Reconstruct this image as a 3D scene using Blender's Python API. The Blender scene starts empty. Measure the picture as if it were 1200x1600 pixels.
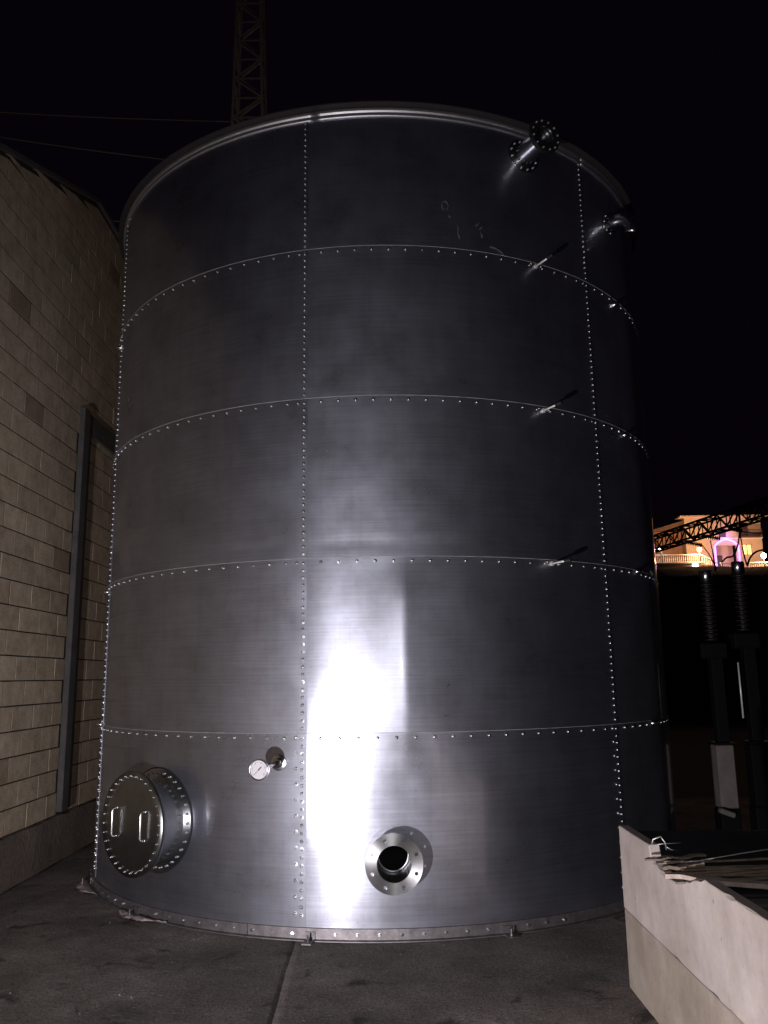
import bpy, bmesh, math, random
from mathutils import Vector, Matrix, noise
random.seed(7)
S = bpy.context.scene
PI = math.pi
R_ = math.radians

# ------------------------------------------------------------------ camera
EYE = 1.943
PITCH = 0.19736
ROLL = 0.0143
FPX = 1283.6
cam_d = bpy.data.cameras.new('camera'); cam = bpy.data.objects.new('camera', cam_d)
S.collection.objects.link(cam); S.camera = cam
cam_d.sensor_fit = 'HORIZONTAL'; cam_d.sensor_width = 36.0; cam_d.lens = FPX/1200*36
cam_d.clip_start = 0.05; cam_d.clip_end = 2000
cam.matrix_world = Matrix.Translation((0, 0, EYE)) @ Matrix.Rotation(PI/2+PITCH, 4, 'X') @ Matrix.Rotation(-ROLL, 4, 'Z')

# ------------------------------------------------------------------ night sky
W = bpy.data.worlds.new('World'); S.world = W; W.use_nodes = True
wn, wl = W.node_tree.nodes, W.node_tree.links
wn.clear()
sky = wn.new('ShaderNodeTexSky'); sky.sky_type = 'NISHITA'; sky.sun_disc = False
sky.sun_elevation = R_(-4); sky.sun_rotation = R_(200)
tint = wn.new('ShaderNodeMix'); tint.data_type = 'RGBA'; tint.inputs[0].default_value = 0.985
wl.new(sky.outputs[0], tint.inputs[6]); tint.inputs[7].default_value = (0.0016, 0.0007, 0.0021, 1)
bg = wn.new('ShaderNodeBackground'); bg.inputs[1].default_value = 1.0
wo = wn.new('ShaderNodeOutputWorld')
wl.new(tint.outputs[2], bg.inputs[0]); wl.new(bg.outputs[0], wo.inputs[0])

# ------------------------------------------------------------------ flood light standing on the ground left of the photographer
fl = bpy.data.lights.new('flood_light', 'SPOT'); fl.energy = 1650; fl.shadow_soft_size = 0.05
fl.spot_size = R_(112); fl.spot_blend = 1.0
fl.color = (1.0, 0.955, 0.985)
flo = bpy.data.objects.new('flood_light', fl); S.collection.objects.link(flo); flo.location = (-2.25, 0.0, 0.27)
flo.rotation_euler = (Vector((0.1, 6.9, 0.6))-Vector((-2.25, 0, .27))).to_track_quat('-Z', 'Y').to_euler()
# the phone's own flash beside the lens
ph = bpy.data.lights.new('phone_flash', 'SPOT'); ph.energy = 165; ph.spot_size = R_(96); ph.spot_blend = 1.0; ph.shadow_soft_size = 0.012; ph.color = (1.0, .97, .98)
pho = bpy.data.objects.new('phone_flash', ph); S.collection.objects.link(pho); pho.location = (0.03, -0.01, EYE+.02)
pho.rotation_euler = (R_(88), 0, 0)

S.view_settings.view_transform = 'Standard'; S.view_settings.look = 'None'
S.view_settings.exposure = 0; S.view_settings.gamma = 1

# ------------------------------------------------------------------ helpers
COL = S.collection
class MB:
    """collects geometry and links it as one mesh object"""
    def __init__(s): s.v = []; s.f = []; s.sm = []
    def add(s, vs, fs, smooth=False):
        n = len(s.v); s.v += [tuple(v) for v in vs]; s.f += [tuple(i+n for i in f) for f in fs]; s.sm += [smooth]*len(fs)
        return s
    def box(s, c, d, M=None):
        x, y, z = d[0]/2, d[1]/2, d[2]/2
        vs = [Vector((sx*x, sy*y, sz*z)) for sx in (-1, 1) for sy in (-1, 1) for sz in (-1, 1)]
        if M is not None: vs = [M @ v for v in vs]
        vs = [v+Vector(c) for v in vs]
        return s.add(vs, [(0,1,3,2),(4,6,7,5),(0,4,5,1),(2,3,7,6),(0,2,6,4),(1,5,7,3)])
    def cbox(s, c, d, b=.01, M=None):
        """box whose edges are chamfered"""
        h = [q/2 for q in d]; vs = []
        for ax in range(3):
            for sg in (-1, 1):
                o = [(ax+1) % 3, (ax+2) % 3]
                for a, e in ((-1,-1),(1,-1),(1,1),(-1,1)):
                    p = [0,0,0]; p[ax] = sg*h[ax]; p[o[0]] = a*(h[o[0]]-b); p[o[1]] = e*(h[o[1]]-b); vs.append(Vector(p))
        bm = bmesh.new()
        for v in vs: bm.verts.new(v)
        r = bmesh.ops.convex_hull(bm, input=bm.verts)
        bmesh.ops.dissolve_limit(bm, angle_limit=.01, verts=bm.verts, edges=bm.edges)
        bm.verts.index_update()
        V = [v.co.copy() for v in bm.verts]; F = [[v.index for v in f.verts] for f in bm.faces]; bm.free()
        if M is not None: V = [M @ v for v in V]
        return s.add([v+Vector(c) for v in V], F)
    def lathe(s, prof, n=24, M=None, smooth=True, close=False):
        """prof: list of (r, h) turned about local z"""
        vs = [Vector((r*math.cos(2*PI*i/n), r*math.sin(2*PI*i/n), h)) for r, h in prof for i in range(n)]
        fs = []
        m = len(prof)
        for j in range(m if close else m-1):
            for i in range(n):
                k = (j+1) % m
                fs.append((j*n+i, j*n+(i+1) % n, k*n+(i+1) % n, k*n+i))
        if M is not None: vs = [M @ v for v in vs]
        return s.add(vs, fs, smooth)
    def tube(s, pts, r, n=8, cap=True, smooth=True):
        pts = [Vector(p) for p in pts]; vs = []; fs = []
        up = None
        for i, p in enumerate(pts):
            t = (pts[min(i+1, len(pts)-1)]-pts[max(i-1, 0)]).normalized()
            if up is None:
                up = t.orthogonal().normalized()
            up = (up - t*up.dot(t)).normalized(); w = t.cross(up)
            rr = r[i] if isinstance(r, (list, tuple)) else r
            vs += [p+(up*math.cos(2*PI*k/n)+w*math.sin(2*PI*k/n))*rr for k in range(n)]
        for j in range(len(pts)-1):
            for k in range(n):
                fs.append((j*n+k, j*n+(k+1) % n, (j+1)*n+(k+1) % n, (j+1)*n+k))
        s.add(vs, fs, smooth)
        if cap:
            L = len(s.v)-len(vs)
            s.f.append(tuple(L+k for k in range(n))[::-1]); s.f.append(tuple(L+(len(pts)-1)*n+k for k in range(n))); s.sm += [False, False]
        return s
    def mesh(s, name, mat=None):
        me = bpy.data.meshes.new(name); me.from_pydata(s.v, [], s.f)
        me.polygons.foreach_set('use_smooth', s.sm)
        bm = bmesh.new(); bm.from_mesh(me); bmesh.ops.recalc_face_normals(bm, faces=bm.faces); bm.to_mesh(me); bm.free()
        if mat: me.materials.append(mat)
        me.update(); return me
    def build(s, name, mat=None, parent=None, M=None):
        return link(name, s.mesh(name, mat), parent, M)
def link(name, me, parent=None, M=None):
    o = bpy.data.objects.new(name, me); COL.objects.link(o)
    if M is not None: o.matrix_world = M
    if parent is not None: o.parent = parent
    return o
def empty(name, loc=(0,0,0)):
    o = bpy.data.objects.new(name, None); COL.objects.link(o); o.location = loc; o.empty_display_size = .1
    return o
def tag(o, label=None, cat=None, group=None, kind=None):
    if label: o['label'] = label
    if cat: o['category'] = cat
    if group: o['group'] = group
    if kind: o['kind'] = kind
    return o

def mat(name, col=(.5,.5,.5), rough=.6, metal=0., emit=None, es=1.):
    m = bpy.data.materials.new(name); m.use_nodes = True
    b = m.node_tree.nodes['Principled BSDF']
    b.inputs['Base Color'].default_value = (*col, 1); b.inputs['Roughness'].default_value = rough; b.inputs['Metallic'].default_value = metal
    if emit: b.inputs['Emission Color'].default_value = (*emit, 1); b.inputs['Emission Strength'].default_value = es
    return m
def nodes(m): return m.node_tree.nodes, m.node_tree.links, m.node_tree.nodes['Principled BSDF']
def N(nd, typ, **kw):
    n = nd.new(typ)
    for k, v in kw.items():
        if k.startswith('i_'): n.inputs[k[2:].replace('_', ' ')].default_value = v
        else: setattr(n, k, v)
    return n
def ramp(nd, stops):
    r = nd.new('ShaderNodeValToRGB'); e = r.color_ramp.elements
    while len(e) < len(stops): e.new(.5)
    for q, (p, c) in zip(e, stops):
        q.position = p; q.color = (*c, 1) if len(c) == 3 else c
    return r
def noisy(name, c1, c2, scale=4, rough=.85, bump=.3, bscale=30, metal=0., dist=.01, per_object=0., rr=None):
    """two-colour noise with fine relief, optional brightness change from object to object"""
    m = mat(name, c1, rough, metal); nd, l, b = nodes(m)
    g = N(nd, 'ShaderNodeNewGeometry')
    n1 = N(nd, 'ShaderNodeTexNoise', i_Scale=scale, i_Detail=8, i_Roughness=.65); l.new(g.outputs['Position'], n1.inputs['Vector'])
    r = ramp(nd, [(.3, c1), (.7, c2)]); l.new(n1.outputs[0], r.inputs[0]); out = r.outputs[0]
    if per_object:
        oi = N(nd, 'ShaderNodeObjectInfo'); mr = N(nd, 'ShaderNodeMapRange'); mr.inputs[3].default_value = 1-per_object; mr.inputs[4].default_value = 1+per_object
        l.new(oi.outputs['Random'], mr.inputs[0])
        mx = N(nd, 'ShaderNodeVectorMath', operation='SCALE'); l.new(out, mx.inputs[0]); l.new(mr.outputs[0], mx.inputs['Scale']); out = mx.outputs[0]
    l.new(out, b.inputs['Base Color'])
    n2 = N(nd, 'ShaderNodeTexNoise', i_Scale=bscale, i_Detail=6, i_Roughness=.6); l.new(g.outputs['Position'], n2.inputs['Vector'])
    bp = N(nd, 'ShaderNodeBump'); bp.inputs['Strength'].default_value = bump; bp.inputs['Distance'].default_value = dist
    l.new(n2.outputs[0], bp.inputs['Height']); l.new(bp.outputs[0], b.inputs['Normal'])
    return m

# ------------------------------------------------------------------ materials
TX, TY, TR = -0.029, 10.06, 3.2
def tank_steel(name='brushed_steel_sheet', base=.46, vary=True):
    m = mat(name, (base, base, base*1.09), .3, 1.0); nd, l, b = nodes(m)
    g = N(nd, 'ShaderNodeNewGeometry')
    # cylinder coordinates about the tank axis
    sub = N(nd, 'ShaderNodeVectorMath', operation='SUBTRACT'); sub.inputs[1].default_value = (TX, TY, 0)
    l.new(g.outputs['Position'], sub.inputs[0])
    sx = N(nd, 'ShaderNodeSeparateXYZ'); l.new(sub.outputs[0], sx.inputs[0])
    at = N(nd, 'ShaderNodeMath', operation='ARCTAN2'); l.new(sx.outputs[0], at.inputs[0])
    ng = N(nd, 'ShaderNodeMath', operation='MULTIPLY'); ng.inputs[1].default_value = -1; l.new(sx.outputs[1], ng.inputs[0]); l.new(ng.outputs[0], at.inputs[1])
    mu = N(nd, 'ShaderNodeMath', operation='MULTIPLY'); mu.inputs[1].default_value = TR; l.new(at.outputs[0], mu.inputs[0])
    oi = N(nd, 'ShaderNodeObjectInfo')
    om = N(nd, 'ShaderNodeMath', operation='MULTIPLY'); om.inputs[1].default_value = 37.; l.new(oi.outputs['Random'], om.inputs[0])
    cb = N(nd, 'ShaderNodeCombineXYZ'); l.new(mu.outputs[0], cb.inputs[0]); l.new(om.outputs[0], cb.inputs[1]); l.new(sx.outputs[2], cb.inputs[2])
    mp = N(nd, 'ShaderNodeMapping'); mp.inputs['Scale'].default_value = (1.3, 1, 70); l.new(cb.outputs[0], mp.inputs[0])
    n1 = N(nd, 'ShaderNodeTexNoise', i_Scale=1., i_Detail=6, i_Roughness=.6); l.new(mp.outputs[0], n1.inputs['Vector'])
    n2 = N(nd, 'ShaderNodeTexNoise', i_Scale=2.2, i_Detail=7, i_Roughness=.62); l.new(cb.outputs[0], n2.inputs['Vector'])
    # colour: grain plus cloudy handling marks, slightly different from sheet to sheet
    r1 = ramp(nd, [(.25, (base*.78, base*.80, base*.93)), (.75, (base*1.04, base*1.07, base*1.24))]); l.new(n1.outputs[0], r1.inputs[0])
    r2 = ramp(nd, [(.3, (.80, .78, .77)), (.72, (1.12, 1.12, 1.15))]); l.new(n2.outputs[0], r2.inputs[0])
    mx = N(nd, 'ShaderNodeMix', data_type='RGBA', blend_type='MULTIPLY'); mx.inputs[0].default_value = 1
    l.new(r1.outputs[0], mx.inputs[6]); l.new(r2.outputs[0], mx.inputs[7])
    mp2 = N(nd, 'ShaderNodeMapping'); mp2.inputs['Scale'].default_value = (11, 1, .55); l.new(cb.outputs[0], mp2.inputs[0])
    n6 = N(nd, 'ShaderNodeTexNoise', i_Scale=1., i_Detail=5, i_Roughness=.7, i_Distortion=.3); l.new(mp2.outputs[0], n6.inputs['Vector'])
    r6 = ramp(nd, [(.36, (.80, .79, .78)), (.52, (1,1,1))]); l.new(n6.outputs[0], r6.inputs[0])
    mx6 = N(nd, 'ShaderNodeMix', data_type='RGBA', blend_type='MULTIPLY'); mx6.inputs[0].default_value = .28; l.new(mx.outputs[2], mx6.inputs[6]); l.new(r6.outputs[0], mx6.inputs[7])
    # specks of grime
    n7 = N(nd, 'ShaderNodeTexNoise', i_Scale=55, i_Detail=3, i_Roughness=.5); l.new(cb.outputs[0], n7.inputs['Vector'])
    r7 = ramp(nd, [(.27, (.55, .54, .52)), (.33, (1,1,1))]); l.new(n7.outputs[0], r7.inputs[0])
    mx7 = N(nd, 'ShaderNodeMix', data_type='RGBA', blend_type='MULTIPLY'); mx7.inputs[0].default_value = .45; l.new(mx6.outputs[2], mx7.inputs[6]); l.new(r7.outputs[0], mx7.inputs[7]); mx = mx7
    st_ = N(nd, 'ShaderNodeMapRange'); st_.inputs[3].default_value = .90; st_.inputs[4].default_value = 1.08; l.new(oi.outputs['Random'], st_.inputs[0])
    sc_ = N(nd, 'ShaderNodeVectorMath', operation='SCALE'); l.new(mx.outputs[2], sc_.inputs[0]); l.new(st_.outputs[0], sc_.inputs['Scale'])
    l.new(sc_.outputs[0], b.inputs['Base Color'])
    rr = N(nd, 'ShaderNodeMapRange'); rr.inputs[3].default_value = ROUGH-.09; rr.inputs[4].default_value = ROUGH+.08; l.new(n2.outputs[0], rr.inputs[0])
    l.new(rr.outputs[0], b.inputs['Roughness'])
    bp = N(nd, 'ShaderNodeBump'); bp.inputs['Strength'].default_value = .12; bp.inputs['Distance'].default_value = .002
    l.new(n1.outputs[0], bp.inputs['Height']); l.new(bp.outputs[0], b.inputs['Normal'])
    b.inputs['Anisotropic'].default_value = ANISO
    b.inputs['Coat Weight'].default_value = 1.; b.inputs['Coat Roughness'].default_value = .06; b.inputs['Coat IOR'].default_value = 1.7
    tg = N(nd, 'ShaderNodeCombineXYZ'); tg.inputs[2].default_value = 1.
    l.new(tg.outputs[0], b.inputs['Tangent'])
    # a second, dull lobe: the fine matt pickle under the brushing
    b2 = N(nd, 'ShaderNodeBsdfPrincipled'); b2.inputs['Metallic'].default_value = 1; b2.inputs['Roughness'].default_value = .56
    l.new(mx.outputs[2], b2.inputs['Base Color'])
    ms = N(nd, 'ShaderNodeMixShader'); ms.inputs[0].default_value = DULL
    l.new(b.outputs[0], ms.inputs[1]); l.new(b2.outputs[0], ms.inputs[2])
    l.new(ms.outputs[0], nd['Material Output'].inputs[0])
    return m
ROUGH, ANISO, DULL = .305, .38, .36
M_sheet = tank_steel()
M_rim = noisy('galvanised_rim', (.80,.79,.82), (.95,.94,.97), 14, .46, .15, 60, 1.0, .002)
M_bolt = mat('bolt_steel', (.58,.58,.60), .30, 1.)
M_bright = mat('polished_steel', (.66,.66,.68), .22, 1.)
M_dull = noisy('dull_steel', (.25,.25,.25), (.36,.36,.36), 6, .28, .10, 12, 1.0, .004)
M_ledge = mat('shaded_ledge', (.035,.03,.032), .6)  # dim underside of the rim leg put into this dark colour
M_rod = mat('satin_rod', (.85,.82,.76), .45, .35)
M_mach = mat('turned_steel', (.60,.60,.62), .27, 1.); nd, l, b = nodes(M_mach)
g = N(nd, 'ShaderNodeNewGeometry'); q1 = N(nd, 'ShaderNodeVectorMath', operation='SUBTRACT'); q1.inputs[1].default_value = (TX+(TR+.21)*math.sin(.02), TY-(TR+.21)*math.cos(.02), .540)
q2 = N(nd, 'ShaderNodeVectorMath', operation='CROSS_PRODUCT'); q3 = N(nd, 'ShaderNodeVectorMath', operation='NORMALIZE')
l.new(g.outputs['Position'], q1.inputs[0]); l.new(q1.outputs[0], q2.inputs[0]); l.new(g.outputs['Normal'], q2.inputs[1]); l.new(q2.outputs[0], q3.inputs[0]); 
q4 = N(nd, 'ShaderNodeVectorMath', operation='CROSS_PRODUCT'); l.new(q3.outputs[0], q4.inputs[0]); l.new(g.outputs['Normal'], q4.inputs[1]); l.new(q4.outputs[0], b.inputs['Tangent']); b.inputs['Anisotropic'].default_value = .8
n1 = N(nd, 'ShaderNodeTexNoise', i_Scale=9, i_Detail=5); l.new(g.outputs['Position'], n1.inputs['Vector']); r1 = ramp(nd, [(.3, (.38,.38,.40)), (.7, (.70,.70,.72))]); l.new(n1.outputs[0], r1.inputs[0]); l.new(r1.outputs[0], b.inputs['Base Color'])
M_neck = mat('rolled_steel', (.42,.43,.45), .27, 1.)
M_rubber = mat('black_rubber', (.012,.012,.013), .55)
M_dial = mat('dial_white', (.72,.68,.74), .5)
M_ink = mat('dial_ink', (.02,.02,.025), .6)
M_galv = noisy('galvanised_angle', (.15,.14,.15), (.30,.27,.28), 14, .5, .25, 50, .85, .003)
M_seal = mat('sealant', (.62,.6,.62), .5)
M_film = mat('plastic_film', (.62,.52,.54), .35)
M_blk = noisy('concrete_block', (.38,.295,.205), (.64,.52,.38), 7, .92, .7, 55, 0, .012, .09)
M_blk2 = noisy('stained_block', (.27,.195,.135), (.40,.31,.22), 7, .92, .5, 55, 0, .01, .1)
M_mort = noisy('mortar', (.02,.017,.014), (.04,.034,.028), 9, .95, .4, 60)
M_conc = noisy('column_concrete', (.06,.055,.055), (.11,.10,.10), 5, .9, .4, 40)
M_plinth = noisy('footing_concrete', (.13,.10,.08), (.21,.165,.135), 3, .95, .8, 22, 0, .03)
M_panel = noisy('pale_precast_concrete', (.44,.375,.36), (.62,.55,.53), 2.4, .85, .35, 45, 0, .006)
M_panel2 = noisy('buff_precast_concrete', (.30,.25,.215), (.48,.41,.36), 1.9, .88, .4, 45, 0, .006)
M_lath = noisy('weathered_lath', (.13,.095,.07), (.30,.225,.17), 10, .85, .3, 60)
M_paper = noisy('torn_board', (.36,.25,.20), (.62,.52,.47), 16, .9, .8, 90, 0, .01)
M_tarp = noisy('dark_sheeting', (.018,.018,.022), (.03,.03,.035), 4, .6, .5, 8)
M_wire = mat('galvanised_wire', (.55,.53,.52), .4, .8)
M_lattice = mat('lattice_steel', (.5,.45,.40), .6, .2)
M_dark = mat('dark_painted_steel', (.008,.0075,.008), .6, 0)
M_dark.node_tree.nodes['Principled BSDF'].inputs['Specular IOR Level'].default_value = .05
M_porc = mat('brown_porcelain', (.012,.009,.008), .5)
M_wallh = noisy('render_cream', (.50,.38,.28), (.58,.45,.34), 1, .9, .1, 5)
M_brickh = noisy('terrace_brick', (.20,.10,.06), (.30,.16,.10), 4, .9, .3, 9)
M_white = mat('white_balusters', (.75,.68,.6), .7)
M_roof = mat('roof_tile', (.12,.07,.05), .8)
M_shut = mat('brown_shutter', (.05,.035,.03), .6)
M_hill = noisy('dark_scrub', (.012,.014,.010), (.03,.03,.022), .5, 1., 1., 3, 0, .3)
M_soil = noisy('dark_gravel', (.03,.028,.026), (.06,.055,.05), 3, .95, .8, 30)

# pavement: rough concrete with raked ridges, oil stains, damp patches
M_pave = mat('raked_concrete', (.1,.09,.085), .88); nd, l, b = nodes(M_pave)
g = N(nd, 'ShaderNodeNewGeometry')
n1 = N(nd, 'ShaderNodeTexNoise', i_Scale=1.1, i_Detail=9, i_Roughness=.68); l.new(g.outputs['Position'], n1.inputs['Vector'])
r1 = ramp(nd, [(.32, (.12,.105,.098)), (.5, (.225,.20,.187)), (.72, (.37,.33,.315))]); l.new(n1.outputs[0], r1.inputs[0])
n4 = N(nd, 'ShaderNodeTexNoise', i_Scale=3.3, i_Detail=5, i_Roughness=.55, i_Distortion=.6); l.new(g.outputs['Position'], n4.inputs['Vector'])
r4 = ramp(nd, [(.30, (.18,.17,.17)), (.40, (1,1,1))]); l.new(n4.outputs[0], r4.inputs[0])
mx = N(nd, 'ShaderNodeMix', data_type='RGBA', blend_type='MULTIPLY'); mx.inputs[0].default_value = .9
l.new(r1.outputs[0], mx.inputs[6]); l.new(r4.outputs[0], mx.inputs[7])
n5 = N(nd, 'ShaderNodeTexNoise', i_Scale=75, i_Detail=6, i_Roughness=.75); l.new(g.outputs['Position'], n5.inputs['Vector'])
r5 = ramp(nd, [(.34, (.42,.42,.42)), (.66, (1.75,1.7,1.65))]); l.new(n5.outputs[0], r5.inputs[0])
mx2 = N(nd, 'ShaderNodeMix', data_type='RGBA', blend_type='MULTIPLY'); mx2.inputs[0].default_value = 1
l.new(mx.outputs[2], mx2.inputs[6]); l.new(r5.outputs[0], mx2.inputs[7]); l.new(mx2.outputs[2], b.inputs['Base Color'])
mp = N(nd, 'ShaderNodeMapping'); mp.inputs['Scale'].default_value = (13, 40, 20); mp.inputs['Rotation'].default_value = (0,0,.12); l.new(g.outputs['Position'], mp.inputs[0])
n2 = N(nd, 'ShaderNodeTexNoise', i_Scale=1., i_Detail=5, i_Roughness=.6); l.new(mp.outputs[0], n2.inputs['Vector'])
n3 = N(nd, 'ShaderNodeTexNoise', i_Scale=48, i_Detail=7, i_Roughness=.7); l.new(g.outputs['Position'], n3.inputs['Vector'])
ad = N(nd, 'ShaderNodeMath', operation='MULTIPLY_ADD'); ad.inputs[1].default_value = 1.7; l.new(n3.outputs[0], ad.inputs[0]); l.new(n2.outputs[0], ad.inputs[2])
bp = N(nd, 'ShaderNodeBump'); bp.inputs['Strength'].default_value = 1.; bp.inputs['Distance'].default_value = .012
l.new(ad.outputs[0], bp.inputs['Height']); l.new(bp.outputs[0], b.inputs['Normal'])

# ------------------------------------------------------------------ ground
GZ = -0.06
m_ = MB(); m_.add([(-400,-60,-.12),(400,-60,-.12),(400,700,-.12),(-400,700,-.12)], [(0,1,2,3)])
tag(m_.build('ground', M_soil), kind='structure')
def slab(x0f, x1f, y0, y1, nx, ny):
    """pavement slab with a slightly uneven top and real thickness"""
    vs = []; fs = []
    for j in range(ny+1):
        y = y0+(y1-y0)*(j/ny)
        for i in range(nx+1):
            a, c = x0f(y), x1f(y); x = a+(c-a)*i/nx
            e = min(i, nx-i, 2)/2
            z = GZ + .006*noise.noise((x*1.3, y*1.3, 0)) + .003*noise.noise((x*7, y*9, 3)) - .002*(1-e)
            vs.append((x, y, z))
    for j in range(ny):
        for i in range(nx):
            q = j*(nx+1)+i; fs.append((q, q+1, q+nx+2, q+nx+1))
    n = len(vs)
    ring = [i for i in range(nx+1)]+[j*(nx+1)+nx for j in range(1, ny+1)]+[ny*(nx+1)+i for i in range(nx-1, -1, -1)]+[j*(nx+1) for j in range(ny-1, 0, -1)]
    for k in ring: vs.append((vs[k][0], vs[k][1], -.119))
    L = len(ring)
    for k in range(L): fs.append((ring[k], n+k, n+(k+1) % L, ring[(k+1) % L]))
    mb = MB(); mb.add(vs, fs, True); return mb
jx = lambda y: -.722+(6.0-y)*.02+.012*noise.noise((y*1.7, 0, 0))+.004*noise.noise((y*9, 3, 0))
pav = empty('pavement'); tag(pav, kind='structure')
slab(lambda y: -3.75, lambda y: jx(y)-.002, -4, 14, 90, 300).build('slab', M_pave, pav)
slab(lambda y: jx(y)+.002, lambda y: 6.5, -4, 14, 120, 300).build('slab', M_pave, pav)

# loose bits of grit and mortar crumbs on the pavement
m_ = MB()
for k in range(420):
    y = random.uniform(4.6, 8.5); x = random.uniform(-3.4, 1.5)
    if (x-TX)**2+(y-TY)**2 < 3.3**2: continue
    s = random.choice([.002,.003,.003,.004,.004,.005,.006,.009])
    q = [Vector((random.uniform(.6,1)*a, random.uniform(.6,1)*c, random.uniform(.4,.9)*d))*s for a, c, d in ((1,0,0),(-1,0,0),(0,1,0),(0,-1,0),(0,0,1),(0,0,-1))]
    m_.add([v+Vector((x, y, GZ+s*.3)) for v in q], [(0,2,4),(2,1,4),(1,3,4),(3,0,4),(2,0,5),(1,2,5),(3,1,5),(0,3,5)])
tag(m_.build('grit', noisy('crumbs', (.15,.12,.11), (.30,.25,.22), 30)), kind='stuff')

# ------------------------------------------------------------------ the tank
tank = empty('storage_tank', (0,0,0))
tag(tank, 'huge round tank of bolted brushed steel sheets standing on the concrete pavement', 'storage tank')
def cyl(a, r, z): return Vector((TX+r*math.sin(a), TY-r*math.cos(a), z))
def frame(a, z, d=0., tilt=0.):
    """local z = outward normal, local y = up, local x = to the right seen from outside"""
    n = Vector((math.sin(a), -math.cos(a), 0)); u = Vector((0,0,1)); x = Vector((math.cos(a), math.sin(a), 0))
    p = cyl(a, TR+d, z)
    return Matrix(((x.x,u.x,n.x,p.x),(x.y,u.y,n.y,p.y),(x.z,u.z,n.z,p.z),(0,0,0,1)))
FR, HR, ND = .222, .133, .21
Zs = [-0.02, 1.492, 2.934, 4.359, 5.792, 7.14]
A0, DA = -.209, .919
seams = [A0-DA, A0, A0+DA]; rest = 2*PI-2*DA
while len(seams) < 7: seams.append(seams[-1]+rest/5)
LAP = .035
def smooth(x, a, b):
    t = max(0, min(1, (x-a)/(b-a))); return t*t*(3-2*t)
def dent(a, z):
    """oil-canning of the front sheets: they sit flatter than the round and spring back at a crease"""
    u = (a-A0)*TR-.02
    if u <= 0: return 0
    kl = smooth(z, .35, 1.0)*(1-.95*smooth(z, 1.35, 2.0)); kr = smooth(z, .95, 1.75)*(1-smooth(z, 2.55, 2.93))
    kl *= 1-smooth(z, 2.35, 2.93)
    ul, uc, sl, sr = .34, .84, .062, .082
    f = lambda u: (-kl*sl*(u-u*u/(2*ul)) if u < ul else -kl*sl*ul/2)+(kr*sr*(u-ul)**2/(2*(uc-ul)) if u > ul else 0)
    return f(u) if u < uc else f(uc)*math.exp(-(u-uc)/.22)
def buckle(ri, si, s, t, a, z):
    """slow hand-high waves of a thin rolled sheet, in metres"""
    e = smooth(s, 0, .10)*smooth(1-s, 0, .10)*smooth(t, 0, .10)*smooth(1-t, 0, .08)
    L = a*TR
    w = .0055*noise.noise((L*.9+ri*7.1, z*.8+si*3.3, ri*5.)) + 0.0017*noise.noise((L*2.1, z*2.3+ri*4., si*2.+9))
    if ri == 2 and si in (0, 1): w -= .0028*math.exp(-((z-3.05+.012*math.sin(L*2))/.055)**2)
    return w*e + (dent(a, z) if si == 1 else 0)
for ri in range(5):
    for si in range(7):
        a0, a1 = seams[si], (seams+[seams[0]+2*PI])[si+1]+LAP/TR
        z0, z1 = Zs[ri]-(LAP*1.9 if ri else 0), Zs[ri+1]
        vis = si in (0, 1, 6) or si == 2
        nx, nz = (84, 42) if vis else (16, 2)
        vs = []; fs = []
        for j in range(nz+1):
            t = j/nz; z = z0+(z1-z0)*t
            for i in range(nx+1):
                s = i/nx; a = a0+(a1-a0)*s
                rr = TR-.004+.0035*s+.0035*t+(buckle(ri, si, s, t, a, z) if vis else 0)
                vs.append(cyl(a, rr, z))
        for j in range(nz):
            for i in range(nx):
                q = j*(nx+1)+i
                if ri == 0 and si == 1 and all(math.hypot((v[0]-TX)-TR*math.sin(.02), v[2]-.540) < HR+.055 for v in (vs[q], vs[q+1], vs[q+nx+2], vs[q+nx+1])): continue
                fs.append((q, q+1, q+nx+2, q+nx+1))
        # returned free edges (right and top): sheet thickness
        n = len(vs)
        for j in range(nz+1):
            v = vs[j*(nx+1)+nx]; vs += [v.copy(), v+(Vector((TX,TY,v.z))-v).normalized()*.002]
        for j in range(nz): fs.append((n+2*j, n+2*j+1, n+2*j+3, n+2*j+2))
        n = len(vs)
        for i in range(nx+1):
            v = vs[nz*(nx+1)+i]; vs += [v.copy(), v+(Vector((TX,TY,v.z))-v).normalized()*.002]
        for i in range(nx): fs.append((n+2*i, n+2*i+1, n+2*i+3, n+2*i+2))
        mb = MB(); mb.add(vs, fs, True)
        mb.sm[-(nx+nz):] = [False]*(nx+nz)
        mb.build('steel_sheet', M_sheet, tank)
# hidden lid that closes the top
m_ = MB(); m_.lathe([(0.01, 7.05+.0), (TR-.02, 7.10)], 64, Matrix.Translation((TX, TY, 0))); m_.build('roof', M_dull, tank)

# sealant squeezed out along the horizontal laps and the upright laps
m_ = MB()
for ri in range(1, 5):
    pts = [cyl(-1.45+2.9*i/160, TR+.0035+(dent(-1.45+2.9*i/160, Zs[ri]) if ri == 1 and i < 118 else 0)+.0006*noise.noise((i*.7, ri, 0)), Zs[ri]+.001) for i in range(161)]
    m_.tube(pts, [.0013+.0009*noise.noise((i*.9, ri*3, 1)) for i in range(161)], 5)
m_.build('sealant_bead', M_seal, tank)

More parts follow.
